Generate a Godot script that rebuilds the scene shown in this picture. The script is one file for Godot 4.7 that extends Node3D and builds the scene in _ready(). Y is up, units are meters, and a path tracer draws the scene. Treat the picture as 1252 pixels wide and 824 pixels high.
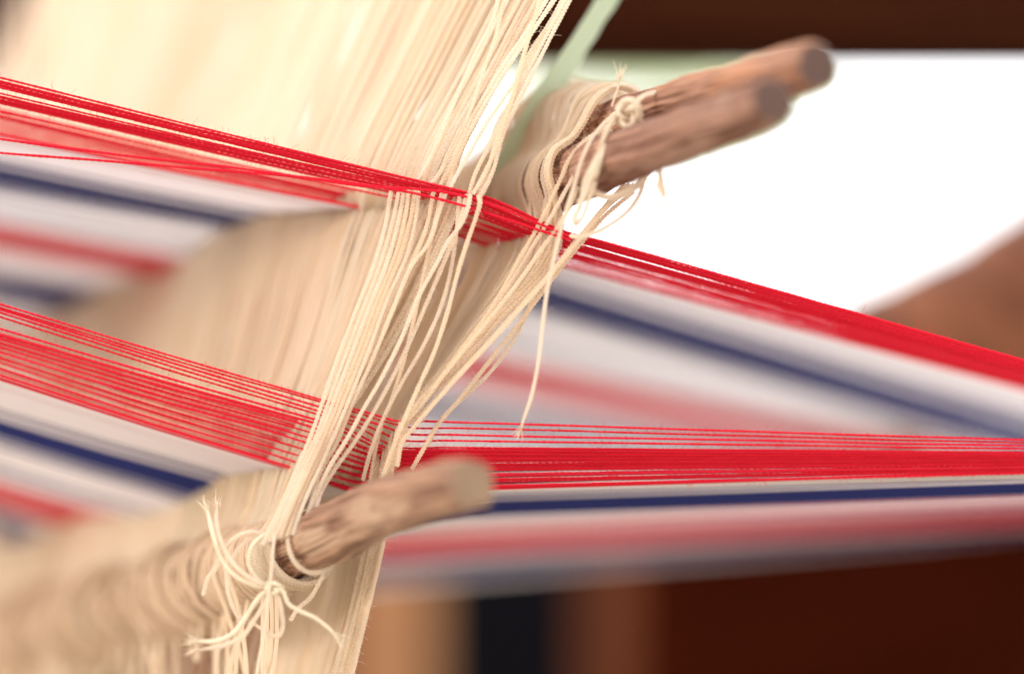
extends Node3D
# A hand loom seen close: two layers of striped warp, two string heddles, three rough sticks.

const F := 4170.0          # focal length in pixels of a 1252 x 824 picture
var cam_basis := Basis(Vector3.RIGHT, deg_to_rad(9.0))
var cam_pos := Vector3(0, 1.0, 0)
var rng := RandomNumberGenerator.new()
var M := {}
var noise := FastNoiseLite.new()

# ---------------------------------------------------------------- mesh buffers
class Buf:
	var v := PackedVector3Array()
	var n := PackedVector3Array()
	var uv := PackedVector2Array()
	var i := PackedInt32Array()

func P(px: float, py: float, z: float) -> Vector3:
	return cam_pos + cam_basis * Vector3((px - 626.0) * z / F, (412.0 - py) * z / F, -z)

# how far thread t of the warp lies from the viewer
var ZT := [[0, 0.600, 0], [32, 0.620, 0], [70, 0.654, 0], [91, 0.677, 0], [121, 0.712, 0], [147, 0.734, 0], [190, 0.760, 0], [226, 0.790, 0], [320, 0.875, 0]]
var ZR := [[0, 0.606, 0], [32, 0.610, 0], [70, 0.613, 0], [91, 0.625, 0], [121, 0.780, 0], [147, 0.840, 0], [226, 0.95, 0]]

func zt(t: float) -> float:
	return 0.6 + 0.000833 * t if t < 0.0 else tab(ZT, t).x

# the lower layer lies nearly level with the picture at its near edge
func zl(t: float) -> float:
	return 0.6 + 0.0003 * t if t < 32.0 else minf(0.6096 + 0.00075 * (t - 32.0), zt(t)) if t < 91.0 else lerpf(0.654, zt(t), minf(1.0, (t - 91.0) / 40.0))

func commit(b: Buf, called: String, m: Material, parent: Node3D, base := Vector3.INF) -> MeshInstance3D:
	var o := base if base != Vector3.INF else parent.position
	var vv := b.v
	for k in vv.size():
		vv[k] -= o
	var a := []
	a.resize(Mesh.ARRAY_MAX)
	a[Mesh.ARRAY_VERTEX] = vv
	a[Mesh.ARRAY_NORMAL] = b.n
	if b.uv.size() == vv.size():
		a[Mesh.ARRAY_TEX_UV] = b.uv
	a[Mesh.ARRAY_INDEX] = b.i
	var am := ArrayMesh.new()
	am.add_surface_from_arrays(Mesh.PRIMITIVE_TRIANGLES, a)
	am.surface_set_material(0, m)
	var mi := MeshInstance3D.new()
	mi.name = numbered(called, parent)
	mi.mesh = am
	parent.add_child(mi, true)
	return mi

func numbered(called: String, parent: Node) -> String:
	if not parent.has_node(called):
		return called
	var k: int = parent.get_meta("n_" + called, 0)
	while true:
		k += 1
		if not parent.has_node("%s_%03d" % [called, k]):
			break
	parent.set_meta("n_" + called, k)
	return "%s_%03d" % [called, k]

func thing(called: String, label: String, category: String, at: Vector3, group := "") -> Node3D:
	var o := Node3D.new()
	o.name = numbered(called, self)
	add_child(o, true)
	o.position = at
	o.set_meta("label", label)
	o.set_meta("category", category)
	if group:
		o.set_meta("group", group)
	return o

# evenly spaced points on a curve through c; the tangents go by chord length, so that uneven spacing makes no loops
func smooth(c: Array, step: float) -> PackedVector3Array:
	var out := PackedVector3Array()
	var raw := PackedVector3Array()
	var m := PackedVector3Array()
	var n := c.size()
	for k in n:
		var p1: Vector3 = c[k]
		var p0: Vector3 = c[maxi(k - 1, 0)]
		var p2: Vector3 = c[mini(k + 1, n - 1)]
		var d0 := p0.distance_to(p1)
		var d1 := p1.distance_to(p2)
		if d0 < 1e-9:
			m.append((p2 - p1) / maxf(d1, 1e-9))
		elif d1 < 1e-9:
			m.append((p1 - p0) / d0)
		else:
			m.append(((p1 - p0) / d0 * d1 + (p2 - p1) / d1 * d0) / (d0 + d1))
	for k in n - 1:
		var a: Vector3 = c[k]
		var b: Vector3 = c[k + 1]
		var h := a.distance_to(b)
		var cnt := maxi(2, int(h / (step * 2.0)))
		for j in cnt:
			var u := float(j) / cnt
			var u2 := u * u
			var u3 := u2 * u
			raw.append(a * (2 * u3 - 3 * u2 + 1) + m[k] * (h * (u3 - 2 * u2 + u)) + b * (3 * u2 - 2 * u3) + m[k + 1] * (h * (u3 - u2)))
	raw.append(c[n - 1])
	out.append(raw[0])
	var need := step
	for k in raw.size() - 1:
		var l := raw[k].distance_to(raw[k + 1])
		var p := 0.0
		while l - p >= need:
			p += need
			out.append(raw[k].lerp(raw[k + 1], p / l))
			need = step
		need -= l - p
	if out.size() < 3:
		out.append(raw[raw.size() - 1])
	return out

# a thread along the points p: lobes > 0 gives twisted plies
func tube(b: Buf, p: PackedVector3Array, r: float, sides: int, lobes := 0, amp := 0.0, pitch := 1.0, taper0 := 1.0, taper1 := 1.0, rough := 0.0) -> void:
	var n := p.size()
	if n < 2:
		return
	var first := b.v.size()
	var t := (p[1] - p[0]).normalized()
	var side := t.cross(Vector3(0.31, 0.2, 0.93)).normalized()
	var s := 0.0
	var ph := rng.randf() * TAU
	var dphi := TAU / pitch
	var seed_off := rng.randf() * 1000.0
	for k in n:
		t = (p[mini(k + 1, n - 1)] - p[maxi(k - 1, 0)]).normalized()
		side = (side - t * side.dot(t)).normalized()
		var up := t.cross(side)
		if k:
			s += p[k].distance_to(p[k - 1])
		var f := float(k) / (n - 1)
		var rr := r
		if f < 0.12 and taper0 < 1.0:
			rr *= lerpf(taper0, 1.0, f / 0.12)
		if f > 0.88 and taper1 < 1.0:
			rr *= lerpf(taper1, 1.0, (1.0 - f) / 0.12)
		if rough > 0.0:
			rr *= 1.0 + rough * noise.get_noise_2d(s * 9000.0, seed_off)
		var phi := ph + s * dphi
		for j in sides:
			var th := TAU * j / sides + (phi if lobes else 0.0)
			var rad := side * cos(th) + up * sin(th)
			if lobes:
				var q := lobes * (th - phi)
				var cq := cos(q)
				b.v.append(p[k] + rad * (rr * (1.0 + amp * cq)))
				var tan := up * cos(th) - side * sin(th)
				b.n.append((rad + tan * (amp * lobes * sin(q)) - t * (rr * amp * lobes * sin(q) * dphi)).normalized())
			else:
				b.v.append(p[k] + rad * rr)
				b.n.append(rad)
	for k in n - 1:
		for j in sides:
			var a := first + k * sides + j
			var c := first + k * sides + (j + 1) % sides
			b.i.append_array([a, a + sides, c, c, a + sides, c + sides])
	# closed ends
	for e in 2:
		var o := first + (n - 1) * sides * e
		for j in range(1, sides - 1):
			if e:
				b.i.append_array([o, o + j + 1, o + j])
			else:
				b.i.append_array([o, o + j, o + j + 1])

const STR := 0.00035       # radius of heddle string
const RED := 0.00021       # radius of warp thread

func string_tube(b: Buf, c: Array, r := STR, fine := true, t1 := 1.0) -> void:
	if fine:
		var p := smooth(c, 0.00025)
		tube(b, p, r, 9, 3, 0.27, 0.0020, 1.0, t1, 0.22)
		fuzz(b, p, r, 1.1)
	else:
		tube(b, smooth(c, 0.0022), r, 5)

# short loose fibres standing off a thread
func fuzz(b: Buf, p: PackedVector3Array, r: float, per_mm: float) -> void:
	var l := 0.0
	for k in range(1, p.size()):
		l += p[k].distance_to(p[k - 1])
	for q in int(l * 1000.0 * per_mm):
		var k := rng.randi_range(1, p.size() - 2)
		var t := (p[k + 1] - p[k]).normalized()
		var o := wob(1.0)
		o = (o - t * o.dot(t)).normalized()
		var ln := rng.randf_range(0.0004, 0.0016)
		var d := (o * rng.randf_range(0.4, 1.2) + t * rng.randf_range(-1, 1)).normalized()
		var a := p[k] + o * r * 0.9
		tube(b, PackedVector3Array([a, a + d * ln * 0.5, a + (d + wob(0.5)) * ln]), 0.000022, 3)

func wob(a: float) -> Vector3:
	return Vector3(rng.randf_range(-a, a), rng.randf_range(-a, a), rng.randf_range(-a, a))

# points from [px, py, z offset in mm] triples
func path(z: float, l: Array) -> Array:
	var o := []
	for k in range(0, l.size(), 3):
		o.append(P(l[k], l[k + 1], z + 0.001 * l[k + 2]))
	return o

func path2(z: float, l: Array) -> Array:
	var o := []
	for k in range(0, l.size(), 2):
		o.append(P(l[k], l[k + 1], z))
	return o

# piecewise linear table: rows of [t, px, py]
func tab(rows: Array, t: float) -> Vector2:
	for k in rows.size() - 1:
		if t <= rows[k + 1][0] or k == rows.size() - 2:
			var f: float = (t - rows[k][0]) / (rows[k + 1][0] - rows[k][0])
			return Vector2(lerpf(rows[k][1], rows[k + 1][1], f), lerpf(rows[k][2], rows[k + 1][2], f))
	return Vector2()

# where thread t of each layer stands in its four places (left edge, first heddle, second heddle, right edge)
var UL := [[0, 0, 95], [32, 0, 164], [70, 0, 193], [91, 0, 230], [121, 0, 276], [147, 0, 302], [166, 0, 336], [190, 0, 366], [226, 0, 405]]
var UA := [[0, 590, 240], [16, 515, 246], [32, 443, 254], [70, 330, 260], [91, 278, 278], [121, 226, 316], [147, 188, 336], [166, 125, 352], [190, 70, 380], [226, 0, 420], [310, -190, 520]]
var UB := [[0, 695, 284], [16, 648, 292], [32, 602, 302], [70, 500, 286], [91, 455, 318], [121, 390, 395], [147, 340, 415], [166, 300, 440], [190, 240, 460], [226, 160, 490]]
var UR := [[0, 1252, 441], [32, 1252, 474], [70, 1252, 500], [91, 1252, 558], [121, 1252, 578], [147, 1252, 610], [190, 1252, 640], [226, 1252, 665]]
var LL := [[0, 0, 372], [32, 0, 460], [70, 0, 502], [91, 0, 540], [121, 0, 594], [147, 0, 622], [166, 0, 642], [190, 0, 655], [226, 0, 670]]
var LA := [[0, 488, 516], [8, 410, 522], [20, 388, 545], [32, 372, 577], [70, 264, 576], [91, 210, 604], [121, 138, 630], [147, 98, 648], [166, 50, 662], [190, 5, 676], [226, -50, 695]]
var LB := [[0, 505, 518], [8, 478, 545], [32, 440, 590], [70, 360, 585], [91, 320, 606], [121, 260, 640], [147, 220, 668], [166, 180, 690], [190, 140, 705], [226, 80, 730]]
var LR := [[0, 1252, 538], [7, 1252, 551], [32, 1252, 578], [70, 1252, 584], [91, 1252, 604], [121, 1252, 613], [147, 1252, 630], [190, 1252, 635], [226, 1252, 639]]
var LM := [[0, 640, 519], [7, 640, 549], [32, 640, 596], [70, 640, 601], [91, 640, 628], [121, 640, 645], [147, 640, 672], [166, 640, 682], [190, 640, 690], [226, 640, 700]]
# sticks
var KB := [[-57, 1000, 80], [-2, 788, 139], [10, 745, 152], [25, 684, 178], [45, 612, 224], [100, 440, 300], [226, 150, 430]]
var KF := [[-60, 945, 121], [-30, 838, 163], [0, 728, 203], [15, 672, 228], [45, 592, 262], [100, 430, 330], [226, 140, 450]]
var KL := [[-58, 575, 590], [-25, 470, 623], [0, 372, 668], [32, 318, 692], [70, 232, 722], [91, 180, 738], [121, 100, 758], [147, 60, 768], [190, 0, 786], [226, -60, 806], [320, -210, 850]]

func stripe_of(t: float) -> int:
	var e := [32, 70, 91, 121, 147, 166, 190]
	for k in e.size():
		if t < e[k]:
			return k
	return 7

func _ready() -> void:
	rng.seed = 11
	noise.seed = 4
	noise.frequency = 0.02
	# camera
	var cam := Camera3D.new()
	cam.name = "camera"
	cam.transform = Transform3D(cam_basis, cam_pos)
	var at := CameraAttributesPhysical.new()
	at.frustum_focal_length = 12.0 * F / 412.0
	at.frustum_focus_distance = 0.602
	at.frustum_near = 0.05
	at.frustum_far = 60.0
	at.exposure_aperture = 3.6
	cam.attributes = at
	add_child(cam)
	cam.near = 0.05
	cam.far = 60.0
	cam.current = true
	# sky
	var we := WorldEnvironment.new()
	we.name = "world_environment"
	var env := Environment.new()
	env.background_mode = Environment.BG_SKY
	var sm := ProceduralSkyMaterial.new()
	sm.sky_top_color = Color(0.97, 0.965, 0.98)
	sm.sky_horizon_color = Color(1.0, 1.0, 0.985)
	sm.ground_bottom_color = Color(0.68, 0.63, 0.57)
	sm.ground_horizon_color = Color(0.74, 0.70, 0.65)
	sm.sky_energy_multiplier = 1.0
	sm.sun_angle_max = 1.0
	var sk := Sky.new()
	sk.sky_material = sm
	env.sky = sk
	env.background_energy_multiplier = 1.0
	env.tonemap_mode = Environment.TONE_MAPPER_LINEAR
	env.tonemap_exposure = 2.4
	env.sdfgi_enabled = true
	env.ssao_enabled = true
	env.ssil_enabled = true
	we.environment = env
	add_child(we)
	# soft daylight from the upper left, behind the camera
	var sun := DirectionalLight3D.new()
	sun.name = "sun"
	sun.light_energy = 0.3
	sun.light_color = Color(1.0, 0.95, 0.88)
	sun.light_angular_distance = 16.0
	sun.shadow_enabled = true
	add_child(sun)
	sun.look_at_from_position(Vector3(-0.72, 0.29, 0.60) + cam_pos, cam_pos)
	materials()
	background()
	warp(true)
	warp(false)
	heddle_front()
	heddle_back()
	sticks()
	cords()

# ---------------------------------------------------------------- materials
func cloth(c: Color, back := 0.0, rough := 0.85) -> StandardMaterial3D:
	var m := StandardMaterial3D.new()
	m.albedo_color = c.linear_to_srgb()
	m.roughness = rough
	m.metallic_specular = 0.25
	m.rim_enabled = true
	m.rim = 0.35
	m.rim_tint = 0.8
	if back > 0.0:
		m.backlight_enabled = true
		var top := maxf(c.r, maxf(c.g, c.b))
		var tint := Color(c.r / top, c.g / top, c.b / top).lerp(Color.WHITE, 0.0 if c.g < 0.3 else 0.45)
		m.backlight = Color(tint.r * back, tint.g * back, tint.b * back).linear_to_srgb()
	return m

func wood_texture(dark: Color, light: Color, patch: Color, sd: int, w := 64, h := 256) -> Array:
	var a := FastNoiseLite.new()
	a.seed = sd
	a.frequency = 0.03
	a.fractal_octaves = 4
	var im := Image.create(w, h, false, Image.FORMAT_RGB8)
	var hm := Image.create(w, h, false, Image.FORMAT_RGB8)
	for y in h:
		for x in w:
			var an := TAU * x / w
			var cx := cos(an) * 22.0
			var cy := sin(an) * 22.0
			var yy := y * 512.0 / h
			var streak := a.get_noise_3d(cx * 3.2, cy * 3.2, yy * 0.09)
			var blotch := a.get_noise_3d(cx * 0.8 + 300, cy * 0.8, yy * 0.11)
			var fine := a.get_noise_3d(cx * 7.0, cy * 7.0 + 500, yy * 0.35)
			var crack := smoothstep(0.045, 0.0, absf(a.get_noise_3d(cx * 5.0 + 90, cy * 5.0, yy * 0.05))) * smoothstep(-0.1, 0.25, a.get_noise_3d(cx + 700, cy, yy * 0.2))
			var c := dark.lerp(light, clampf(0.5 + streak * 1.1 + fine * 0.6 - crack * 0.7, 0, 1))
			c = c.lerp(patch, smoothstep(0.05, 0.35, blotch) * 0.8)
			im.set_pixel(x, y, c.linear_to_srgb())
			var g := clampf(0.5 + streak * 0.7 + fine * 0.4 - crack * 0.5, 0, 1)
			hm.set_pixel(x, y, Color(g, g, g))
	return [ImageTexture.create_from_image(im), ImageTexture.create_from_image(hm)]

func wood(dark: Color, light: Color, patch: Color, sd: int, relief := 0.04, rough := 0.68, spec := 0.35) -> StandardMaterial3D:
	var t := wood_texture(dark, light, patch, sd, 256, 1024) if relief > 0.05 else wood_texture(dark, light, patch, sd)
	var m := StandardMaterial3D.new()
	m.albedo_texture = t[0]
	m.heightmap_enabled = true
	m.heightmap_texture = t[1]
	m.heightmap_scale = relief
	m.roughness = rough
	m.metallic_specular = spec
	return m

func end_grain(dark: Color, light: Color, sd: int) -> StandardMaterial3D:
	var a := FastNoiseLite.new()
	a.seed = sd
	a.frequency = 0.02
	var im := Image.create(128, 128, false, Image.FORMAT_RGB8)
	var hm := Image.create(128, 128, false, Image.FORMAT_RGB8)
	for y in 128:
		for x in 128:
			var d := Vector2(x - 60, y - 66)
			var rr := d.length() + a.get_noise_2d(x, y) * 9.0
			var g := 0.5 + 0.5 * sin(rr * 0.62)
			g = g * 0.6 + 0.4 * (0.5 + a.get_noise_2d(x * 6.0, y * 6.0))
			var crack := smoothstep(0.10, 0.0, absf(sin(d.angle() * 2.5 + sd + a.get_noise_2d(x * 2.0, y * 2.0)))) * smoothstep(6.0, 30.0, d.length())
			g = clampf(g - crack * 0.8, 0, 1)
			im.set_pixel(x, y, dark.lerp(light, g).linear_to_srgb())
			hm.set_pixel(x, y, Color(g, g, g))
	var m := StandardMaterial3D.new()
	m.albedo_texture = ImageTexture.create_from_image(im)
	m.heightmap_enabled = true
	m.heightmap_texture = ImageTexture.create_from_image(hm)
	m.heightmap_scale = 0.03
	m.roughness = 0.8
	m.metallic_specular = 0.25
	return m

func materials() -> void:
	M.cream = [cloth(Color(0.82, 0.715, 0.58), 1.35), cloth(Color(0.84, 0.755, 0.63), 1.35), cloth(Color(0.80, 0.68, 0.52), 1.35)]
	M.red = [cloth(Color(0.70, 0.014, 0.036), 0.4), cloth(Color(0.64, 0.012, 0.028), 0.4), cloth(Color(0.72, 0.020, 0.05), 0.4)]
	M.white = cloth(Color(0.87, 0.835, 0.835), 1.25)
	M.tan_yarn = cloth(Color(0.62, 0.46, 0.32), 0.5)
	M.sheen_white = cloth(Color(0.93, 0.94, 0.95), 1.0)  # brighter white: sunlit sheen painted into some threads of the upper warp
	M.navy = cloth(Color(0.028, 0.036, 0.16))
	M.navy.rim = 0.1
	M.pale = cloth(Color(0.83, 0.73, 0.56), 0.5)
	M.stick_low = wood(Color(0.15, 0.072, 0.045), Color(0.38, 0.22, 0.14), Color(0.44, 0.29, 0.195), 3, 0.08)
	M.stick_front = wood(Color(0.14, 0.062, 0.042), Color(0.33, 0.178, 0.12), Color(0.37, 0.225, 0.165), 8, 0.08)
	M.stick_back = wood(Color(0.17, 0.075, 0.048), Color(0.38, 0.205, 0.135), Color(0.42, 0.20, 0.11), 15, 0.08)
	M.end_low = end_grain(Color(0.20, 0.125, 0.08), Color(0.40, 0.28, 0.185), 21)
	M.end_dark = end_grain(Color(0.09, 0.055, 0.045), Color(0.18, 0.115, 0.095), 22)
	M.beam = wood(Color(0.030, 0.009, 0.004), Color(0.045, 0.014, 0.006), Color(0.04, 0.012, 0.006), 31, 0.02, 0.95, 0.05)
	M.board = wood(Color(0.034, 0.006, 0.002), Color(0.058, 0.010, 0.004), Color(0.048, 0.008, 0.003), 32, 0.02, 0.95, 0.05)
	M.brace = wood(Color(0.20, 0.070, 0.030), Color(0.27, 0.098, 0.045), Color(0.14, 0.048, 0.022), 33)
	M.post = wood(Color(0.08, 0.025, 0.012), Color(0.11, 0.036, 0.016), Color(0.095, 0.03, 0.014), 34, 0.02, 0.95, 0.05)
	M.tan = wood(Color(0.28, 0.135, 0.06), Color(0.38, 0.19, 0.09), Color(0.33, 0.16, 0.07), 35)
	M.black = cloth(Color(0.005, 0.005, 0.007))
	M.black.rim_enabled = false
	M.black.metallic_specular = 0.05
	M.green = cloth(Color(0.54, 0.64, 0.48), 0.7, 0.6)
	M.leaf = cloth(Color(0.34, 0.40, 0.22), 0.8, 0.6)

# ---------------------------------------------------------------- background
# a board with chamfered edges between two points, w wide and d deep
func board(called: String, label: String, category: String, a: Vector3, b: Vector3, w: float, d: float, m: Material) -> Node3D:
	var o := thing(called, label, category, a.lerp(b, 0.5))
	var along := (b - a).normalized()
	var fw := cam_basis.z
	var ac := fw.cross(along).normalized()
	fw = along.cross(ac).normalized()
	var prof := []
	var c := minf(w, d) * 0.12
	for q in [Vector2(-1, -1), Vector2(1, -1), Vector2(1, 1), Vector2(-1, 1)]:
		var x: float = q.x * w * 0.5
		var y: float = q.y * d * 0.5
		if q.x * q.y > 0:
			prof.append(Vector2(x - q.x * c, y)); prof.append(Vector2(x, y - q.y * c))
		else:
			prof.append(Vector2(x, y - q.y * c)); prof.append(Vector2(x - q.x * c, y))
	# order them round the middle
	prof.sort_custom(func(p, q): return p.angle() < q.angle())
	var st := SurfaceTool.new()
	st.begin(Mesh.PRIMITIVE_TRIANGLES)
	var n := prof.size()
	var l := a.distance_to(b)
	for k in n:
		var p: Vector2 = prof[k]
		var q: Vector2 = prof[(k + 1) % n]
		var pts := [a + ac * p.x + fw * p.y, a + ac * q.x + fw * q.y, b + ac * q.x + fw * q.y, b + ac * p.x + fw * p.y]
		var nn := (ac * (p + q).x + fw * (p + q).y).normalized()
		if k % 2 == 0:
			nn = nn
		var fn: Vector3 = (pts[1] - pts[0]).cross(pts[3] - pts[0]).normalized()
		if fn.dot(nn) < 0:
			fn = -fn
		for z in [[0, 1, 2], [0, 2, 3]]:
			var tri: Array = z
			if (pts[tri[1]] - pts[tri[0]]).cross(pts[tri[2]] - pts[tri[0]]).dot(fn) > 0:
				tri = [z[0], z[2], z[1]]
			for y in tri:
				st.set_normal(fn)
				st.set_uv(Vector2((k + (1 if y == 1 or y == 2 else 0)) / float(n), (l if y >= 2 else 0.0) * 3.0))
				st.add_vertex(pts[y] - o.position)
	for e in 2:
		var mid := (b if e else a)
		var en := along if e else -along
		for k in n:
			var p: Vector2 = prof[k]
			var q: Vector2 = prof[(k + 1) % n]
			var tri := [mid, mid + ac * p.x + fw * p.y, mid + ac * q.x + fw * q.y]
			if (tri[1] - tri[0]).cross(tri[2] - tri[0]).dot(en) > 0:
				tri = [tri[0], tri[2], tri[1]]
			for y in tri:
				st.set_normal(en)
				st.set_uv(Vector2(0.3, 0.3))
				st.add_vertex(y - o.position)
	var mi := MeshInstance3D.new()
	mi.name = "timber"
	mi.mesh = st.commit()
	mi.material_override = m
	mi.mesh.surface_set_material(0, m)
	o.add_child(mi, true)
	return o

func background() -> void:
	board("timber_beam", "dark brown timber beam across the top behind the two upper sticks", "beam", P(560, 8, 0.705), P(1500, 8, 0.705), 0.0212, 0.03, M.beam)
	board("corner_beam", "dark blurred timber past the top of the cream string curtain, upper left corner", "beam", P(-330, -5, 0.95), P(40, -5, 0.95), 0.048, 0.03, M.beam)
	var wb := thing("wooden_brace", "mid brown rounded wooden brace curving up at the right behind the striped warp", "brace", P(1250, 360, 0.80))
	stick(wb, [P(1640, 60, 0.80), P(1480, 205, 0.80), P(1298, 348, 0.80), P(1194, 411, 0.80), P(1092, 456, 0.80), P(1060, 468, 0.80)], 0.0192, 0.0192, M.brace, M.end_dark, 60.0, 0.0012, [[0.075, 2.0, 0.012, 0.001]])
	board("dark_board", "dark red brown board standing below the warp at the lower right", "board", P(1270, 560, 0.93), P(1270, 1300, 0.93), 0.217, 0.02, M.board)
	board("wooden_post", "narrow brown post between the black gap and the dark red board", "post", P(755, 500, 1.22), P(755, 1400, 1.22), 0.024, 0.02, M.post)
	board("gap_shadow", "black sheet standing in for the shadow in the gap between two wooden posts, below the warp", "cloth", P(632, 490, 1.34), P(632, 1400, 1.34), 0.12, 0.008, M.black)  # black sheet added to stand for the shadow between the posts
	board("tan_post", "light tan wooden post just right of the cream strings at the bottom", "post", P(450, 520, 1.24), P(450, 1400, 1.24), 0.048, 0.02, M.tan)
	board("brown_board", "brown board behind the far end of the lower stick at the lower left", "board", P(120, 600, 1.0), P(120, 1300, 1.0), 0.15, 0.02, M.brace)
	# green ribbon
	var o := thing("green_ribbon", "pale green ribbon slanting down behind the cream strings beside the upper sticks", "ribbon", P(690, 90, 0.63))
	var b := Buf.new()
	var c := smooth([P(790, -90, 0.640), P(742, 0, 0.634), P(704, 62, 0.630), P(672, 112, 0.628), P(648, 152, 0.629), P(622, 192, 0.634), P(600, 235, 0.645)], 0.0012)
	for k in c.size():
		var t := (c[mini(k + 1, c.size() - 1)] - c[maxi(k - 1, 0)]).normalized()
		var f := float(k) / (c.size() - 1)
		var tw := 0.35 + 0.5 * sin(f * 5.0)
		var sd := (t.cross(cam_basis.z)).normalized()
		var nn := sd.cross(t).normalized()
		var ac := (sd * cos(tw) + nn * sin(tw)).normalized()
		var no := ac.cross(t).normalized()
		var hw := lerpf(0.0030, 0.0021, f)
		for j in 5:
			var u := (j - 2) / 2.0
			b.v.append(c[k] + ac * hw * u + no * (0.0005 * (1.0 - u * u)) + no * 0.00015 * sin(f * 60.0 + u))
			b.n.append((no + ac * u * 0.35).normalized())
		for j in 5:
			var u := (2 - j) / 2.0
			b.v.append(c[k] + ac * hw * u * 0.98 + no * (0.0005 * (1.0 - u * u) - 0.00012))
			b.n.append(-no)
	for k in c.size() - 1:
		for j in 10:
			var a := k * 10 + j
			var d := k * 10 + (j + 1) % 10
			b.i.append_array([a, a + 10, d, d, a + 10, d + 10])
	commit(b, "band", M.green, o)
	# leaves far behind, under the beam
	var lf := thing("leafy_branch", "blurred green leafy branch hanging under the dark beam, behind the upper sticks", "branch", P(780, 20, 1.25))
	var st := Buf.new()
	var br := [P(560, -60, 1.3), P(690, 50, 1.27), P(800, 78, 1.25), P(930, 62, 1.24)]
	var tw := Buf.new()
	tube(tw, smooth(br, 0.006), 0.003, 7, 0, 0, 1, 1, 0.3)
	commit(tw, "twig", M.post, lf)
	for k in 130:
		var f := rng.randf()
		var q: Vector3 = br[0].lerp(br[1], f * 3) if f < 0.33 else (br[1].lerp(br[2], f * 3 - 1) if f < 0.66 else br[2].lerp(br[3], clampf(f * 3 - 2, 0, 1)))
		var p := q + wob(0.02) * Vector3(1.3, 0.8, 1.3)
		var dir := (wob(1) + Vector3(0, -0.5, 0)).normalized()
		var sd := dir.cross(wob(1)).normalized()
		var no := sd.cross(dir)
		var l := rng.randf_range(0.016, 0.026)
		var s0 := st.v.size()
		for q2 in [[0.0, 0.0], [0.35, 0.30], [0.7, 0.22], [1.0, 0.0], [0.7, -0.22], [0.35, -0.30]]:
			st.v.append(p + dir * l * q2[0] + sd * l * q2[1] + no * l * 0.25 * absf(q2[1]))
			st.n.append(no)
		for j in range(1, 5):
			st.i.append_array([s0, s0 + j + 1, s0 + j])
	var lm := commit(st, "foliage", M.leaf, lf)
	lm.set_meta("kind", "stuff")

# ---------------------------------------------------------------- warp
func thread_path(up: bool, t: float, l: Vector2, a: Vector2, bb: Vector2, r: Vector2) -> Array:
	var z := zt(t) if up else zl(t)
	var zr := z + 0.004 + 0.0010 * t if up else tab(ZR, t).x
	var d := (l - a) / maxf(absf(l.x - a.x), 1.0)
	var l2 := l + d * 1100.0
	var e := (r - bb) / maxf(absf(r.x - bb.x), 1.0)
	var r2 := r + e * 420.0
	return [P(l2.x, l2.y, z), P(l.x, l.y, z), P(lerpf(l.x, a.x, 0.5), lerpf(l.y, a.y, 0.5) + (1.0 if up else 1.5), z), P(lerpf(l.x, a.x, 0.94), lerpf(l.y, a.y, 0.94), z), P(a.x, a.y, z), P(bb.x, bb.y, z + 0.001), P(lerpf(bb.x, r.x, 0.07), lerpf(bb.y, r.y, 0.07), lerpf(z, zr, 0.07)), P(lerpf(bb.x, r.x, 0.5), lerpf(bb.y, r.y, 0.5), lerpf(z, zr, 0.5)), P(r.x, r.y, zr), P(r2.x, r2.y, zr + 0.002)]

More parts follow.
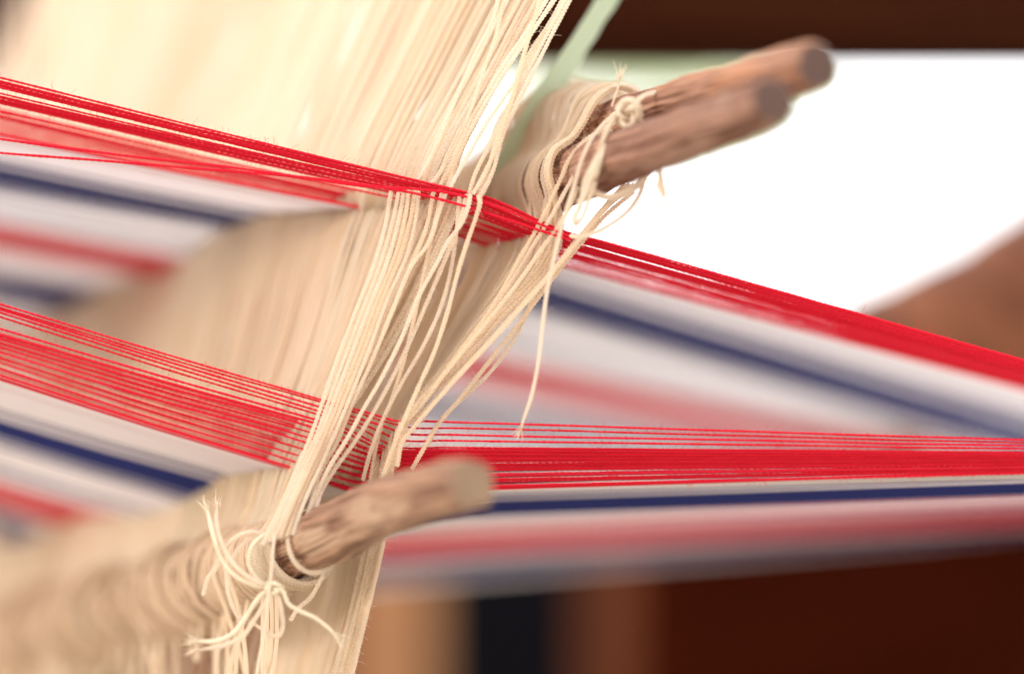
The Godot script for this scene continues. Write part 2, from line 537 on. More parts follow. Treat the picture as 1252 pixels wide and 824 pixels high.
func warp(up: bool) -> void:
	var layer := "upper" if up else "lower"
	var words := ["nearest red stripe of warp threads in the %s layer, sharp at its edge", "white stripe of warp threads in the %s layer between near red and navy", "navy blue stripe of warp threads in the %s layer, nearer of its two", "white stripe of warp threads in the %s layer between near navy and far red", "far blurred red stripe of warp threads in the %s layer", "narrow white warp stripe in the %s layer between far red and far navy", "far blurred navy stripe of warp threads in the %s layer", "white stripe of warp threads at the far edge of the %s layer"]
	var names := ["red_warp_stripe", "white_warp_stripe", "navy_warp_stripe", "white_warp_stripe", "red_warp_stripe", "white_warp_stripe", "navy_warp_stripe", "white_warp_stripe"]
	var yl := [95, 99, 101, 103, 105, 107, 114.5, 117.5, 119.5, 121.5, 123, 124.5, 126.5, 130, 133, 136, 137.5, 139, 141, 143, 145, 148, 151, 154, 157, 160, 162] if up else [372, 376.5, 378.5, 382, 388, 402.5, 409.5, 412, 414.5, 417, 420, 423, 425, 428, 431, 434, 438, 441, 444, 447, 450, 458]
	var y640 := [548, 550.5, 552.5, 555, 557, 559.5, 562, 564, 566.5, 568.5, 571, 573, 575, 579.5, 581.5, 586, 588, 593.5]
	var edges := [0.0, 32.0, 70.0, 91.0, 121.0, 147.0, 166.0, 190.0, 226.0] if up else [0.0, 32.0, 70.0, 91.0, 121.0, 147.0, 155.0, 196.0, 214.0]
	for s in 8:
		var mid: float = (edges[s] + edges[s + 1]) * 0.5
		var ca := tab(UA if up else LA, mid)
		var o := thing(names[s], words[s] % layer, "warp threads", P(ca.x, ca.y, zt(mid)), "stripes of the warp")
		if s == 0:
			for k in yl.size():
				var t: float = k * 32.0 / yl.size() if up else (k * 1.45 if k < 6 else 8.7 + (k - 6) * 23.3 / (yl.size() - 6))
				var a := tab(UA if up else LA, t) + Vector2(rng.randf_range(-1, 1), rng.randf_range(-1, 1))
				var bb := tab(UB if up else LB, t) + Vector2(0, rng.randf_range(-1, 1))
				var r := tab(UR if up else LR, t) + Vector2(0, rng.randf_range(-1.2, 1.2))
				if not up:
					var y6: float = 519.0 + 7.0 * k if k < 4 else float(y640[k - 4])
					r.y = 538.0 + 3.6 * k if k < 4 else 553.0 + (y6 - 548.0) * 0.55 + rng.randf_range(-0.5, 0.5)
					# the threads run straight from (640, y6) to the right
					bb.y = y6 - (r.y - y6) * (640.0 - bb.x) / 612.0
				var deep := k > 6 and k % 2 == 1 if not up else k > 12 and k != 15
				if deep:
					a += Vector2(-30, -4) if not up else Vector2(-8, 2)
				var c := thread_path(up, t, Vector2(0, yl[k]), a, bb, r)
				if deep:
					for q in 5:
						c[q] += cam_basis * Vector3(0, 0, -0.011)
				for q in range(1, 7):
					c[q] += wob(0.00006)
				var b := Buf.new()
				var sp := smooth(c, 0.0004)
				tube(b, sp, RED * rng.randf_range(0.78, 1.0) * ((0.8 if up else 1.55) if deep else 1.0), 6, 2, 0.16, 0.0023, 1, 1, 0.22)
				fuzz(b, sp, RED, 1.0)
				commit(b, "thread", M.red[k % 3], o)
			continue
		var bufs := {}
		var t: float = edges[s]
		while t < edges[s + 1]:
			var a := tab(UA if up else LA, t)
			var bb := tab(UB if up else LB, t)
			var j := rng.randf_range(-1.6, 1.6)
			var r := tab(UR if up else LR, t) + Vector2(0, rng.randf_range(-1.2, 1.2))
			if not up:
				var y6 := tab(LM, t).y + rng.randf_range(-0.7, 0.7)
				bb.y = y6 - (r.y - y6) * (640.0 - bb.x) / 612.0
			var c := thread_path(up, t, tab(UL if up else LL, t) + Vector2(0, j), a, bb, r)
			# stray threads of the neighbouring colour along each stripe's edges, a few odd ones inside
			var e := stripe_of(clampf(t + (rng.randf_range(-5, 5) if s < 4 else rng.randf_range(-3, 3)), edges[maxi(s - 1, 0)], edges[s + 1] + 6.0)) if up or s < 5 else s
			var key := "red" if e == 0 or e == 4 else ("navy" if e == 2 or e == 6 else "white")
			if key == "navy" and rng.randf() < 0.06 or s == 2 and absf(t - 74.5) < 1.0:
				key = "white"
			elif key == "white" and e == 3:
				key = "navy" if rng.randf() < 0.10 else ("sheen_white" if up and rng.randf() < 0.6 else "white")
			if not bufs.has(key):
				bufs[key] = Buf.new()
			tube(bufs[key], smooth(c, 0.006), RED * 1.25, 5)
			t += rng.randf_range(0.45, 0.8) * (1.0 if up or t < 91.0 else (2.2 if t < 147.0 else 2.5))
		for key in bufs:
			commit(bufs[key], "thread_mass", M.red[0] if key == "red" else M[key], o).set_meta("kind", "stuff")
	if up:
		for q in [[[-140, 153, 0, 170, 150, 190, 300, 207, 430, 226, 560, 238, 700, 290], "upper of two stray red threads crossing below the red stripe at the upper left"], [[-140, 173, 0, 187, 120, 196, 250, 207, 400, 220, 500, 235, 700, 294], "lower of two stray red threads, steepest to the red stripe at the upper left"]]:
			var c := path2(0.5985, q[0])
			var o := thing("stray_thread", q[1], "thread", c[1])
			var b := Buf.new()
			tube(b, smooth(c, 0.0004), RED * 1.1, 6, 2, 0.15, 0.0023, 1, 1, 0.22)
			commit(b, "strand", M.red[0], o)

# ---------------------------------------------------------------- heddles
func zs(t: float) -> float:
	return 0.6 + 0.000833 * t if t < 0.0 else zt(t) - 0.004 * smoothstep(0.0, 20.0, t)

func kl(t: float) -> Vector3:
	var p := tab(KL, t)
	return P(p.x, p.y, zs(t))

func kf(t: float) -> Vector3:
	var p := tab(KF, t)
	return P(p.x, p.y, (zt(t) if t < 5.0 else maxf(zt(t), 0.603 + 0.0016 * (t - 5.0) - 0.000003 * t * t)) - 0.002)

func kb(t: float) -> Vector3:
	var p := tab(KB, t)
	return P(p.x, p.y, (zt(t) if t < 5.0 else maxf(zt(t), 0.603 + 0.0016 * (t - 5.0) - 0.000003 * t * t)) + 0.003)

# point on a ring square to a stick: 0 degrees is its side towards the viewer, 90 is up
func on_ring(k: Callable, t: float, r: float, deg: float) -> Vector3:
	var c: Vector3 = k.call(t)
	var ax: Vector3 = (k.call(t + 5.0) - k.call(t - 5.0)).normalized()
	var u := (cam_basis.y - ax * cam_basis.y.dot(ax)).normalized()
	var w := u.cross(ax).normalized()
	if w.dot(cam_basis.z) < 0:
		w = -w
	return c + (u * sin(deg_to_rad(deg)) + w * cos(deg_to_rad(deg))) * r

func wrap_point(t: float, r: float, deg: float) -> Vector3:
	return on_ring(kl, t, r, deg)

func heddle_front() -> void:
	var o := thing("string_heddle", "cream string heddle nearest the viewer, looped round the lower stick", "heddle", kl(10), "string heddles of the loom")
	var mass := Buf.new()
	var mass2 := Buf.new()
	var wound := Buf.new()
	var t := 5.0
	var k := 0
	while t < 310.0:
		var near := t < 34.0
		var e := tab(UA, t)
		var z := zt(t)
		var j := (0.0006 if near else 0.0009)
		var lean := rng.randf_range(-4, 4) if near else rng.randf_range(-9, 9)
		var eye := P(e.x + rng.randf_range(-2, 2), e.y + rng.randf_range(-5, 5), z - 0.0003)
		# the upper half, from far above the picture
		var top := P(e.x, e.y, z) + cam_basis * Vector3(lerpf(0.54, 0.43, minf(1.0, t / 60.0)) * (0.088 + 0.00028 * t) + lean * 0.0001, 0.088 + 0.00028 * t, 0) + wob(j)
		var mid := eye.lerp(top, 0.30) + cam_basis * Vector3(-0.0012, 0, 0) + wob(j)
		var m3 := eye.lerp(top, 0.62) + wob(j)
		var up := [top, m3, mid, eye, eye + cam_basis * Vector3(0, -0.0006, -0.0009), eye + cam_basis * Vector3(0.0003, 0.0025, -0.0012)]
		# the lower half, down to the stick and once round it
		var ts := t + 1.0
		var eye2 := P(e.x + rng.randf_range(-3, 3), e.y + 2, z + 0.0002)
		var rw := 0.0059 + rng.randf_range(-0.0003, 0.0005) + maxf(0.0, noise.get_noise_1d(t * 2.5 + 900.0)) * 0.003 * smoothstep(14.0, 40.0, t) + rng.randf_range(0.0, 0.001) * smoothstep(14.0, 40.0, t)
		var w0 := wrap_point(ts, rw, 75)
		var dn := [eye2 + cam_basis * Vector3(0.0006, -0.0006, -0.001), eye2 + cam_basis * Vector3(0.0004, 0.0009, 0), eye2, eye2.lerp(w0, 0.45) + cam_basis * Vector3(0.001, 0, 0) + wob(j), eye2.lerp(w0, 0.8) + wob(j * 0.7), w0]
		for g in [40, 5, -35, -80, -125]:
			dn.append(wrap_point(ts - 0.3, rw, g))
		if t > 16.0:
			# brownish yarn wound over the loops along the stick
			for q in 1 + k % 2:
				var c := []
				var rr := rw + 0.0004 + rng.randf_range(0.0, 0.0012) * smoothstep(16.0, 50.0, t)
				var sk := rng.randf_range(-6, 6) * smoothstep(16.0, 50.0, t)
				for g in range(-150, 160, 44):
					c.append(wrap_point(ts + sk * sin(g * 0.015), rr, g))
				string_tube(wound, c, STR * 1.15, false)
		if near:
			var b := Buf.new()
			if t > 9.5:
				string_tube(b, up, STR * rng.randf_range(0.8, 1.15))
				commit(b, "string", M.cream[rng.randi() % 3], o)
				b = Buf.new()
			string_tube(b, dn, STR * rng.randf_range(0.8, 1.15))
			commit(b, "string", M.cream[rng.randi() % 3], o)
			if t > 10.5:
				# a second string of the same loop, just behind
				var back := []
				for q in up:
					back.append(q + cam_basis * Vector3(rng.randf_range(-0.0004, 0.0004) - 0.0006, 0, -0.0022))
				string_tube(mass2 if k % 2 else mass, back, STR * 1.1, false)
			t += rng.randf_range(0.45, 0.8)
		else:
			var which := mass if k % 3 else mass2
			string_tube(which, up, STR * 1.12, false)
			string_tube(which, dn, STR * 1.05, false)
			t += rng.randf_range(0.45, 0.75) * (0.6 if t < 62.0 else 1.0)
		k += 1
	# the nearest strings, each where it hangs
	var z0 := 0.5985
	for l in [
		[735, -60, 2, 712, -25, 1, 697, 0, 0, 680, 32, 0, 660, 72, 0, 640, 112, 0, 622, 148, 0, 611, 178, 0, 604, 205, 0, 592, 232, 0, 586, 243, 0],
		[725, -60, 2, 703, -20, 1, 690, 2, 0, 674, 32, 0.5, 654, 70, 0.5, 634, 111, 0.5, 616, 146, 0.5, 605, 178, 0.5, 597, 207, 0.5, 587, 234, 0.5, 584, 242, 0.5],
		[718, -60, 3, 697, -20, 2, 685, 5, 2, 672, 28, 2, 656, 52, 1, 646, 68, 1, 638, 88, 1, 628, 116, 1, 612, 150, 1, 598, 178, 1, 580, 215, 1, 573, 238, 1],
		[680, -60, 0, 666, -20, 0, 659, 5, 0, 650, 35, 0, 641, 65, 0, 634, 92, 0, 626, 122, 0, 617, 150, 0, 607, 180, 0, 596, 205, 0, 578, 238, 0],
		[664, 40, 2, 650, 66, 2, 636, 92, 2, 616, 120, 2, 592, 155, 2, 575, 185, 2, 562, 207, 2, 549, 232, 2],
		[712, -60, 4, 690, -20, 4, 676, 2, 4, 650, 40, 4, 622, 80, 4, 600, 115, 4, 580, 150, 4, 566, 180, 4, 557, 205, 4, 546, 232, 4],
		[700, -60, 5, 680, -20, 5, 667, 2, 5, 642, 42, 5, 614, 82, 5, 594, 115, 5, 574, 150, 5, 558, 182, 5, 548, 205, 5, 536, 232, 5],
		[640, -60, 5, 624, -20, 5, 614, 10, 5, 606, 45, 5, 590, 90, 5, 577, 130, 5, 563, 165, 5, 545, 200, 5, 524, 230, 5],
		[620, -60, 5, 612, -20, 5, 604, 20, 5, 584, 60, 5, 566, 100, 5, 549, 140, 5, 532, 180, 5, 510, 222, 5],
		# below the upper warp
		[585, 239, 0, 587, 246, -1, 583, 262, -1, 574, 288, -1, 562, 325, -1, 546, 385, -1, 531, 430, -1, 513, 470, -1, 497, 506, -1, 483, 540, 0, 468, 582, 2, 455, 620, 9],
		[575, 238, 0, 574, 246, -1, 563, 275, -1, 549, 293, -1, 535, 320, -1, 513, 360, -1, 490, 415, -1, 462, 470, -1, 443, 502, -1, 425, 535, -1, 402, 572, -1, 386, 606, -2, 376, 636, -4, 366, 660, -5],
		[571, 238, 1, 565, 262, 0, 552, 298, 0, 543, 320, 0, 526, 360, 0, 500, 420, 0, 470, 480, 0, 454, 508, 0, 430, 545, 0, 408, 575, 0, 393, 600, -1, 383, 632, -4, 372, 655, -5],
		[562, 238, 1, 560, 262, 1, 556, 300, 1, 549, 340, 1, 538, 378, 1, 519, 420, 1, 490, 470, 1, 470, 508, 1, 455, 545, 2, 443, 588, 5],
		[545, 236, 2, 536, 262, 1, 522, 300, 1, 505, 322, 1, 480, 380, 1, 455, 440, 1, 428, 500, 0, 412, 540, 0, 394, 572, 0, 374, 632, -4, 362, 655, -5],
		[540, 236, 3, 534, 262, 2, 519, 330, 2, 506, 390, 2, 494, 440, 2, 478, 490, 2, 462, 535, 3, 452, 590, 5],
		[530, 234, 3, 522, 275, 2, 500, 330, 2, 470, 400, 2, 445, 460, 2, 417, 520, 1, 395, 560, 0, 366, 628, -3, 355, 655, -5],
		[505, 230, 5, 506, 262, 4, 500, 300, 4, 482, 345, 4, 462, 400, 3, 440, 450, 3, 413, 510, 2, 388, 560, 1, 358, 630, -2, 346, 660, -4],
		[512, 232, 4, 509, 262, 3, 498, 310, 3, 474, 365, 2, 452, 425, 1, 431, 478, 0, 417, 512, -1, 396, 560, -1, 370, 618, -4, 357, 655, -6],
		[508, 232, 4, 503, 262, 3, 490, 310, 3, 466, 370, 2, 444, 430, 1, 424, 480, 0, 410, 514, -1, 388, 562, -1, 362, 622, -4, 350, 657, -6],
		[500, 232, 4, 496, 262, 3, 482, 315, 3, 460, 370, 2, 438, 430, 1, 417, 482, 0, 404, 515, -1, 381, 566, -2, 354, 624, -5, 342, 658, -6],
		[494, 232, 5, 489, 262, 4, 474, 318, 3, 452, 374, 2, 430, 432, 1, 410, 485, 0, 398, 516, -1, 375, 568, -2, 348, 628, -5, 335, 660, -6],
		[488, 232, 5, 480, 270, 4, 464, 325, 3, 443, 380, 2, 421, 438, 1, 402, 490, 0, 391, 522, -1, 368, 573, -2, 340, 634, -5, 328, 664, -6],
		[478, 234, 6, 471, 275, 4, 455, 330, 3, 433, 385, 2, 411, 443, 1, 393, 495, 0, 380, 532, -1, 360, 580, -2, 333, 640, -5, 320, 668, -6],
		[498, 230, 5, 488, 275, 5, 466, 344, 5, 444, 405, 4, 424, 455, 3, 406, 510, 2, 380, 565, 1, 352, 632, -2, 340, 660, -4],
	]:
		var b := Buf.new()
		string_tube(b, path(z0, l), STR * rng.randf_range(0.92, 1.06))
		commit(b, "string", M.cream[rng.randi() % 3], o)
	commit(mass, "string_mass", M.cream[0], o).set_meta("kind", "stuff")
	commit(mass2, "string_mass", M.cream[2], o).set_meta("kind", "stuff")
	commit(wound, "wound_yarn", M.tan_yarn, o).set_meta("kind", "stuff")
	# slack strings below the far part of the stick
	var sl := thing("slack_strings", "blurred slack cream strings hanging below the far part of the lower stick", "string", kl(60))
	var b := Buf.new()
	for q in 20:
		var ta := rng.randf_range(12, 190)
		var p := wrap_point(ta, 0.007, -60)
		var p2 := wrap_point(ta + rng.randf_range(4, 14), 0.007, -60)
		var dr := rng.randf_range(0.006, 0.022)
		string_tube(b, [p, p.lerp(p2, 0.2) + Vector3(0, -dr * 0.7, 0.002) + wob(0.001), p.lerp(p2, 0.55) + Vector3(0, -dr, 0.003) + wob(0.001), p2.lerp(p, 0.15) + Vector3(0, -dr * 0.6, 0.001), p2], STR * 1.1, false)
	for q in [78, 26, 34, 120, 125]:
		var p := wrap_point(q, 0.0075, 60)
		string_tube(b, [p, wrap_point(q, 0.0085, 0), wrap_point(q, 0.009, -40), wrap_point(q, 0.009, -60) + Vector3(rng.randf_range(-0.002, 0.002), -0.012, 0), wrap_point(q, 0.009, -60) + Vector3(rng.randf_range(-0.004, 0.004), -0.035, 0)], STR * 1.2, false)
	var sm := commit(b, "slack_string_mass", M.cream[2], sl)
	sm.set_meta("kind", "stuff")

func heddle_back() -> void:
	var o := thing("string_heddle", "cream string heddle hung from the two upper sticks and running down behind the lower stick", "heddle", kf(10), "string heddles of the loom")
	var mass := Buf.new()
	var mass2 := Buf.new()
	var t := 4.0
	var k := 0
	while t < 226.0:
		var near := t < 34.0
		var z := zt(t)
		var j := 0.0006 if near else 0.0009
		var rf := 0.0056 + rng.randf_range(0, 0.0008)
		var hump := maxf(0.0, noise.get_noise_1d(t * 1.7 + 40.0) + 0.25) * 0.006 * smoothstep(8.0, 20.0, t) * (1.0 - 0.75 * smoothstep(24.0, 40.0, t)) + rng.randf_range(0, 0.0012) * smoothstep(10.0, 30.0, t)
		var rk := rf + hump
		var u := tab(UB, t)
		var e := tab(LB, t)
		var eye := P(e.x + rng.randf_range(-2, 2), e.y + rng.randf_range(-3, 3), z - 0.0003)
		var pass_u := P(u.x + rng.randf_range(-4, 4), u.y, z + rng.randf_range(-0.0008, 0.0008))
		var t2 := t + rng.randf_range(-1.5, 1.5) * (1.0 + minf(t, 30.0) / 12.0)
		var fe := on_ring(kf, t2, rf, -28)
		var up := [on_ring(kb, t2, rk, 215), on_ring(kb, t2, rk, 150), on_ring(kb, t2 + rng.randf_range(-2, 2) * minf(1, t / 15), rk + 0.0002, 95), on_ring(kb, t2, rk, 50), on_ring(kf, t2, rf + 0.0003 + hump * 0.4, 80), on_ring(kf, t2, rf, 40), on_ring(kf, t2, rf, 0), fe.lerp(pass_u, 0.15), fe.lerp(pass_u, 0.55) + wob(j), pass_u, pass_u.lerp(eye, 0.5) + cam_basis * Vector3(0.0008, 0, 0) + wob(j), eye, eye + cam_basis * Vector3(0, -0.0006, -0.001), eye + cam_basis * Vector3(0.0004, 0.0025, -0.0012)]
		var bot := P(e.x, e.y, z) + cam_basis * Vector3(-0.0135 - 0.00001 * t, -0.066, 0.0) + wob(j)
		var eye2 := eye + cam_basis * Vector3(rng.randf_range(-0.0005, 0.0005), 0, -0.0003)
		var dn := [eye2 + cam_basis * Vector3(0.0006, -0.0006, -0.001), eye2 + cam_basis * Vector3(0.0003, 0.0008, 0), eye2.lerp(bot, 0.3) + cam_basis * Vector3(0.0008, 0, 0) + wob(j), eye2.lerp(bot, 0.65) + wob(j), bot]
		if near:
			var b := Buf.new()
			string_tube(b, up, STR * rng.randf_range(0.8, 1.15))
			commit(b, "string", M.cream[rng.randi() % 3], o)
			b = Buf.new()
			string_tube(b, dn, STR * rng.randf_range(0.8, 1.15))
			commit(b, "string", M.cream[rng.randi() % 3], o)
			t += rng.randf_range(0.45, 0.8)
		else:
			var which := mass if k % 3 else mass2
			string_tube(which, up, STR * 1.1, false)
			if t < 64.0 or k % 9 == 0 or t > 160.0:
				string_tube(which, dn, STR * 1.1, false)
			t += rng.randf_range(0.5, 0.85)
		k += 1
	var z0 := 0.5985
	for l in [
		[752, 150, 1, 738, 158, -2, 715, 172, -3, 699, 190, -2, 684, 222, -1, 670, 252, 0, 655, 282, 1, 636, 315, 1, 600, 378, 1, 560, 432, 1, 520, 485, 1, 498, 518, 1],
		[748, 160, 1, 735, 166, -2, 720, 182, -4, 707, 205, -3, 692, 232, -2, 672, 268, 0, 652, 300, 1, 618, 355, 1, 575, 415, 1, 535, 470, 1, 505, 512, 1],
		[742, 166, 1, 730, 172, -2, 722, 190, -4, 712, 214, -2, 702, 240, -1, 688, 268, 0, 662, 305, 0, 630, 350, 0, 590, 400, 0, 545, 455, 0, 508, 503, 0, 492, 520, 0],
		[770, 225, 2, 745, 250, 1, 715, 285, 0, 688, 318, 0, 650, 362, 0, 612, 405, 0, 565, 455, 0, 525, 500, 0, 503, 526, 0, 493, 538, 0, 485, 572, 1],
		[764, 225, 3, 735, 258, 2, 706, 292, 1, 676, 330, 1, 640, 370, 1, 600, 415, 1, 555, 462, 1, 518, 503, 1, 500, 520, 1],
		[775, 235, 5, 742, 262, 3, 708, 300, 2, 680, 335, 2, 655, 368, 2, 622, 412, 2, 588, 455, 2, 560, 490, 2, 535, 520, 2, 517, 550, 2, 503, 574, 3],
		[775, 225, 5, 740, 256, 4, 708, 296, 3, 682, 330, 3, 660, 352, 3, 634, 405, 3, 602, 452, 3, 560, 492, 3, 540, 512, 3, 522, 545, 3],
		[497, 516, 0, 492, 535, 1, 480, 570, 2, 466, 620, 6, 452, 680, 7, 440, 740, 7, 428, 800, 7, 418, 850, 7],
		[490, 516, 1, 484, 545, 2, 472, 590, 3, 462, 640, 7, 450, 700, 7, 436, 760, 7, 424, 830, 7],
	]:
		var b := Buf.new()
		string_tube(b, path(z0, l), STR * rng.randf_range(0.92, 1.06))
		commit(b, "string", M.cream[rng.randi() % 3], o)
	commit(mass, "string_mass", M.cream[0], o).set_meta("kind", "stuff")
	commit(mass2, "string_mass", M.cream[2], o).set_meta("kind", "stuff")

# ---------------------------------------------------------------- sticks
func stick(o: Node3D, c: Array, r0: float, r1: float, m: Material, end_m: Material, sd: float, lump: float, knots: Array) -> void:
	var p := smooth(c, 0.0008)
	var n := p.size()
	var b := Buf.new()
	var sides := 40
	var side := Vector3.UP
	var rim := PackedVector3Array()
	var axis0 := (p[0] - p[2]).normalized()
	for k in n:
		var t := (p[mini(k + 1, n - 1)] - p[maxi(k - 1, 0)]).normalized()
		side = (side - t * side.dot(t)).normalized()
		var up := t.cross(side)
		var f := float(k) / (n - 1)
		var r := lerpf(r0, r1, minf(1.0, f * 4.5))
		# rounded rim at the near end
		var s := k * 0.0008
		if s < 0.0012:
			r *= 0.86 + 0.14 * sqrt(1.0 - pow(1.0 - s / 0.0012, 2))
		for j in sides + 1:
			var th := TAU * j / sides
			var rad := side * cos(th) + up * sin(th)
			var d := noise.get_noise_3d(cos(th) * 26 + sd, sin(th) * 26, s * 2200.0) * lump + noise.get_noise_3d(cos(th) * 75 + sd, sin(th) * 75, s * 9000.0 + 50) * lump * 0.35
			# flat knife-cut facets
			d -= lump * 0.35 * absf(sin(th * 2.5 + sd))
			for kn in knots:
				var da := absf(wrapf(th - kn[1], -PI, PI)) * r
				var q: float = (pow(s - kn[0], 2) + da * da) / (kn[2] * kn[2])
				d += kn[3] * exp(-q)
			b.v.append(p[k] + rad * (r + d))
			b.n.append(rad)
			b.uv.append(Vector2(float(j) / sides, s * 16.0))
			if k == 0 and j < sides:
				rim.append(b.v[b.v.size() - 1])
	for k in n - 1:
		for j in sides:
			var a := k * (sides + 1) + j
			b.i.append_array([a, a + sides + 1, a + 1, a + 1, a + sides + 1, a + sides + 2])
	renormal(b, sides + 1, n)
	commit(b, "shaft", m, o)
	# the sawn end
	var e := Buf.new()
	e.v.append(p[0] + axis0 * 0.0004)
	e.n.append(axis0)
	e.uv.append(Vector2(0.5, 0.5))
	for q in [0.5, 1.0]:
		for j in sides:
			e.v.append(p[0].lerp(rim[j], q) + axis0 * (0.0003 * (1.0 - q) + noise.get_noise_2d(j * 9.0 + sd, q * 40) * 0.0002 * (1.0 if q < 1 else 0.0)))
			e.n.append(axis0)
			e.uv.append(Vector2(0.5 + 0.49 * q * cos(TAU * j / sides), 0.5 + 0.49 * q * sin(TAU * j / sides)))
	for j in sides:
		var j2 := (j + 1) % sides
		e.i.append_array([0, 1 + j, 1 + j2, 1 + j, 1 + sides + j, 1 + j2, 1 + j2, 1 + sides + j, 1 + sides + j2])
	commit(e, "sawn_end", end_m, o)

func renormal(b: Buf, w: int, n: int) -> void:
	for k in n:
		for j in w:
			var l := b.v[k * w + (j + w - 2) % (w - 1)]
			var r := b.v[k * w + (j + 1) % (w - 1)]
			var u := b.v[mini(k + 1, n - 1) * w + j]
			var d := b.v[maxi(k - 1, 0) * w + j]
			var nn := (r - l).cross(u - d).normalized()
			if nn.dot(b.n[k * w + j]) < 0:
				nn = -nn
			b.n[k * w + j] = nn

func sticks() -> void:
	var c := []
	for t: float in [-58.0, -50, -38, -22, -8, 5, 20, 45, 70, 91, 121, 160, 226, 300]:
		c.append(kl(t) + wob(0.0003))
	var o := thing("lower_stick", "rough light brown stick at the bottom, its blurred sawn end towards the viewer", "stick", kl(-58))
	stick(o, c, 0.0047, 0.0056, M.stick_low, M.end_low, 10, 0.0009, [[0.022, 1.0, 0.004, 0.0007], [0.05, 2.2, 0.005, 0.0008], [0.062, 0.2, 0.006, 0.0006]])
	c = []
	for t: float in [-60.0, -52, -40, -25, -10, 0, 15, 45, 80, 130, 180, 226]:
		c.append(kf(t) + wob(0.0003))
	o = thing("front_upper_stick", "brown barked stick, the nearer and lower of the two upper sticks", "stick", kf(-60))
	stick(o, c, 0.0041, 0.0051, M.stick_front, M.end_dark, 40, 0.0008, [[0.006, 0.4, 0.005, 0.0006], [0.03, 4.0, 0.005, 0.0006]])
	c = []
	for t: float in [-57.0, -48, -36, -22, -8, 4, 20, 45, 80, 130, 180, 226]:
		c.append(kb(t) + wob(0.0003))
	o = thing("back_upper_stick", "reddish brown peeled stick, the farther and higher of the two upper sticks", "stick", kb(-57))
	stick(o, c, 0.0044, 0.0040, M.stick_back, M.end_dark, 77, 0.0007, [[0.02, 2.0, 0.006, 0.0005]])

# ---------------------------------------------------------------- ties and loose cords
func cord(o: Node3D, called: String, z: float, l: Array, m: Material, r := STR, fray := false) -> void:
	var b := Buf.new()
	var c := path(z, l)
	string_tube(b, c, r, true, 0.6 if fray else 1.0)
	commit(b, called, m, o)
	if fray:
		var fb := Buf.new()
		var e: Vector3 = c[c.size() - 1]
		var d: Vector3 = (e - c[c.size() - 2]).normalized()
		for k in 14:
			var d2 := (d + wob(0.45)).normalized()
			var ln := rng.randf_range(0.0012, 0.0035)
			tube(fb, PackedVector3Array([e - d * 0.0006 + wob(0.0002), e + d2 * ln * 0.5 + wob(0.0001), e + d2 * ln + wob(0.0004)]), 0.00006, 4, 0, 0, 1, 1, 0.4)
		commit(fb, "frayed_end", m, o).set_meta("kind", "stuff")

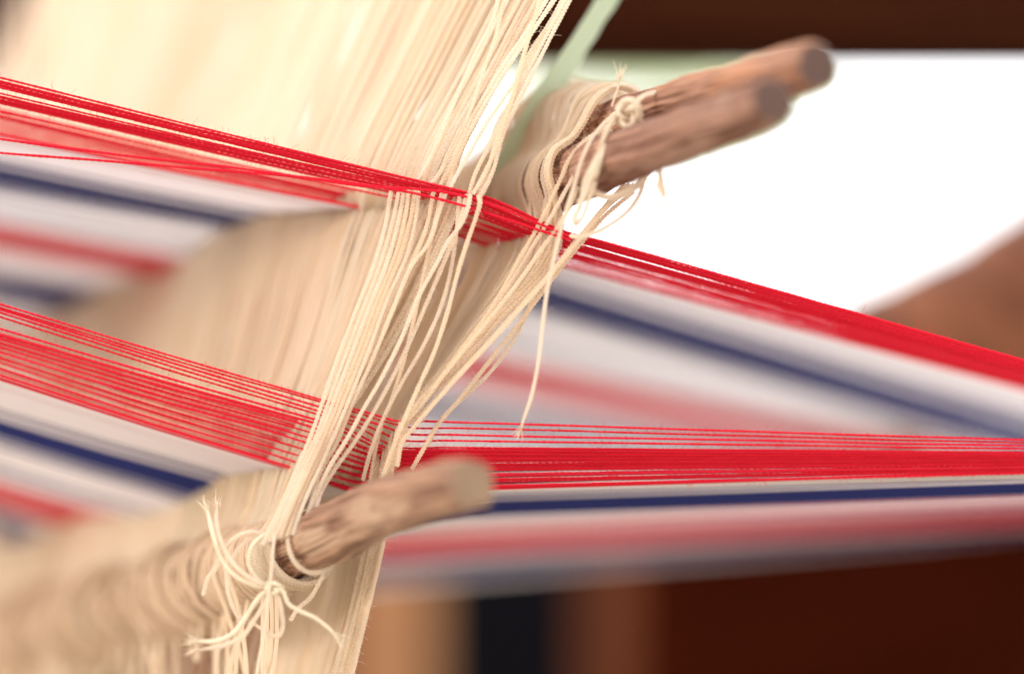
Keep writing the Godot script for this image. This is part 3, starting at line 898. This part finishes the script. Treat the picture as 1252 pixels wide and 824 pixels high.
func cords() -> void:
	var cr: Material = M.cream[0]
	var o := thing("binding_cord", "pale cord tied round the lower stick with loose ends spreading from its knot", "cord", P(332, 718, 0.595))
	# turns round the stick
	for q in [0.0, 1.3, 2.7, 4.2, 5.6]:
		var c := []
		for g in range(-170, 200, 30):
			c.append(wrap_point(2.0 + q + (0.6 * sin(g * 0.03 + q)), 0.0066 + 0.0002 * sin(q * 7.0), g))
		var b := Buf.new()
		string_tube(b, c, STR * 1.1)
		commit(b, "turn", M.cream[int(q) % 3], o)
	var z := 0.5945
	cord(o, "loop", z, [362, 640, 4, 353, 650, 0, 353, 672, -2, 362, 690, -2, 377, 700, -1, 394, 699, 1, 404, 692, 4], cr, STR * 1.15)
	cord(o, "loop", z, [344, 655, 3, 322, 655, 1, 307, 670, 0, 304, 690, 0, 314, 708, -1, 330, 720, -1], M.pale, STR * 1.1)
	cord(o, "loop", z, [330, 656, 2, 305, 650, 1, 283, 660, 0, 271, 676, 0, 264, 694, 1, 254, 706, 3, 248, 728, 5], cr)
	cord(o, "loop", z, [334, 652, 3, 312, 655, 2, 294, 668, 1, 283, 684, 0, 277, 704, 0, 279, 726, 0, 286, 746, 1, 294, 760, 2], cr)
	cord(o, "loose_end", z, [336, 720, -1, 312, 716, -2, 290, 706, -2, 271, 684, -1, 262, 660, -1, 257, 640, 0, 253, 624, 1], M.pale, STR * 1.15, true)
	cord(o, "loose_end", z, [338, 718, -1, 316, 712, -3, 296, 700, -3, 280, 682, -2, 268, 656, -1, 264, 636, 1, 265, 620, 4], cr, STR, true)
	cord(o, "loose_end", z, [334, 720, -1, 320, 727, -2, 308, 742, -2, 298, 758, -2, 284, 775, -2, 264, 784, -3, 243, 784, -3], M.pale, STR * 1.2, true)
	cord(o, "loose_end", z, [330, 722, -1, 322, 740, -2, 309, 760, -2, 296, 778, -2, 276, 788, -3, 258, 792, -3, 245, 794, -3], cr, STR * 1.15, true)
	cord(o, "loose_end", z, [336, 718, -2, 341, 732, -2, 344, 750, -2, 345, 768, -1, 340, 778, 0, 322, 770, 1, 312, 764, 2], cr, STR * 1.1, true)
	cord(o, "loose_end", z, [334, 720, -2, 345, 722, -3, 352, 738, -3, 366, 747, -3, 384, 755, -3, 398, 765, -3, 408, 774, -3], M.pale, STR * 1.05, true)
	cord(o, "loose_end", z, [396, 700, 4, 388, 716, 5, 378, 732, 6, 364, 744, 6, 354, 760, 6], cr, STR)
	# its knot
	var kb2 := []
	for k in 25:
		var a := TAU * k / 12.0
		kb2.append(P(334 + 8.5 * cos(a) + 2.5 * cos(a * 1.5), 719 + 6.0 * sin(a * 1.02), z - 0.0015 + 0.0012 * sin(a * 1.5)))
	var b := Buf.new()
	string_tube(b, kb2, STR * 1.1)
	commit(b, "knot", M.pale, o)
	# thread hanging straight in front of the tie
	o = thing("hanging_thread", "thin single thread hanging down in front of the knot on the lower stick", "thread", P(325, 740, 0.591))
	cord(o, "strand", 0.591, [338, 640, 4, 334, 665, 0, 331, 700, -1, 327, 735, -1, 322, 775, 0, 316, 810, 0, 310, 850, 1], cr, STR * 0.8)
	# the long string from the upper sticks
	o = thing("loose_string", "long single loose string dangling from the upper sticks across both warp layers", "string", P(668, 360, 0.591))
	cord(o, "strand", 0.592, [752, 138, 6, 738, 152, 2, 722, 172, -1, 709, 202, -2, 702, 228, -2, 693, 256, -2, 684, 288, -1, 676, 322, -1, 668, 362, 0, 663, 402, 0, 657, 450, 0, 648, 490, 1, 641, 510, 2, 637, 524, 4], cr, STR * 0.9, true)
	# knotted cord on the upper sticks
	o = thing("knotted_cord", "knotted cream cord lashing the two upper sticks together", "cord", P(768, 137, 0.588))
	z = 0.589
	var kk := []
	for k in 40:
		var a := TAU * k / 40.0 * 2.0
		kk.append(P(768 + (11 + 5 * cos(1.5 * a)) * cos(a), 140 + (10 + 5 * cos(1.5 * a)) * sin(a), z + 0.0014 * sin(1.5 * a)))
	b = Buf.new()
	string_tube(b, kk, STR)
	commit(b, "knot", cr, o)
	cord(o, "loop", z, [757, 132, 1, 762, 122, 0, 772, 121, -1, 781, 129, -1, 783, 142, 0, 778, 152, 1, 766, 152, 0, 760, 145, 0], cr)
	cord(o, "loop", z, [762, 160, 4, 765, 140, 1, 774, 130, -1, 780, 138, -1, 776, 147, 0, 768, 145, 1], M.pale)
	cord(o, "strand", z, [774, 132, 1, 780, 123, 1, 786, 118, 1, 796, 114, 3, 806, 113, 7], cr)
	cord(o, "strand", z, [776, 138, 0, 782, 146, 0, 788, 153, 1, 795, 160, 6], cr)
	cord(o, "strand", z, [770, 143, 0, 776, 151, 0, 781, 158, 2, 787, 166, 6], cr)
	cord(o, "strand", z, [758, 146, 0, 764, 154, -1, 772, 161, 1, 780, 166, 5], M.pale)
	for q in 5:
		cord(o, "strand", z, [770 - q, 124 + 2 * q, 1, 757 - q * 2, 136 + 3 * q, 0, 746 - q, 152 + q * 4, -1, 738 - q, 170 + q * 3, -2, 732 - q * 1.5, 195 + q, -2, 724 - q * 2, 218, -2, 714 - q, 240 + q * 2, -1, 704 + q, 262 - q, 0], M.cream[q % 3], STR)
	cord(o, "strand", z, [732, 190, -3, 726, 206, -4, 716, 234, -4, 707, 256, -3, 701, 268, -3, 704, 275, -2, 711, 268, -2, 718, 250, -2, 728, 222, -2], cr, STR * 1.1)
	cord(o, "strand", z, [740, 176, -2, 733, 200, -3, 729, 214, -2, 718, 228, -1, 708, 250, -1, 706, 258, 0], M.pale, STR, true)
	cord(o, "loop", z, [722, 222, 1, 727, 233, -1, 740, 239, -2, 756, 238, -2, 772, 231, 0, 786, 219, 4, 796, 208, 8], cr, STR * 1.1)
	cord(o, "loop", z, [720, 228, 1, 730, 238, -1, 745, 243, -2, 762, 240, -1, 778, 230, 2, 790, 218, 6], cr, STR)
	cord(o, "loop", z, [788, 214, 6, 786, 228, 4, 779, 244, 2, 766, 260, 1, 747, 274, 1, 728, 284, 2, 712, 289, 4, 698, 288, 8], cr, STR * 1.05)
	cord(o, "loose_fibre", z, [748, 130, 6, 752, 118, 6, 756, 106, 6, 757, 98, 6], M.cream[2], STR * 0.45, true)
	# frayed tail below the front stick
	o = thing("frayed_tail", "short frayed cord tail hanging under the front upper stick against the white background", "cord", P(810, 225, 0.583))
	z = 0.583
	cord(o, "strand", z, [806, 196, 4, 808, 212, 0, 811, 228, 0, 815, 242, 0], M.cream[2], STR * 1.1, true)
	cord(o, "strand", z, [803, 198, 4, 807, 216, 1, 809, 232, 1, 808, 246, 1, 804, 258, 1], M.cream[2], STR * 0.8, true)
	cord(o, "strand", z, [806, 214, 0, 803, 226, 0, 799, 234, 0, 793, 246, 0], M.cream[2], STR * 0.45, true)
	cord(o, "strand", z, [806, 222, 1, 805, 232, 1, 801, 238, 1, 801, 245, 1], M.cream[2], STR * 0.4)
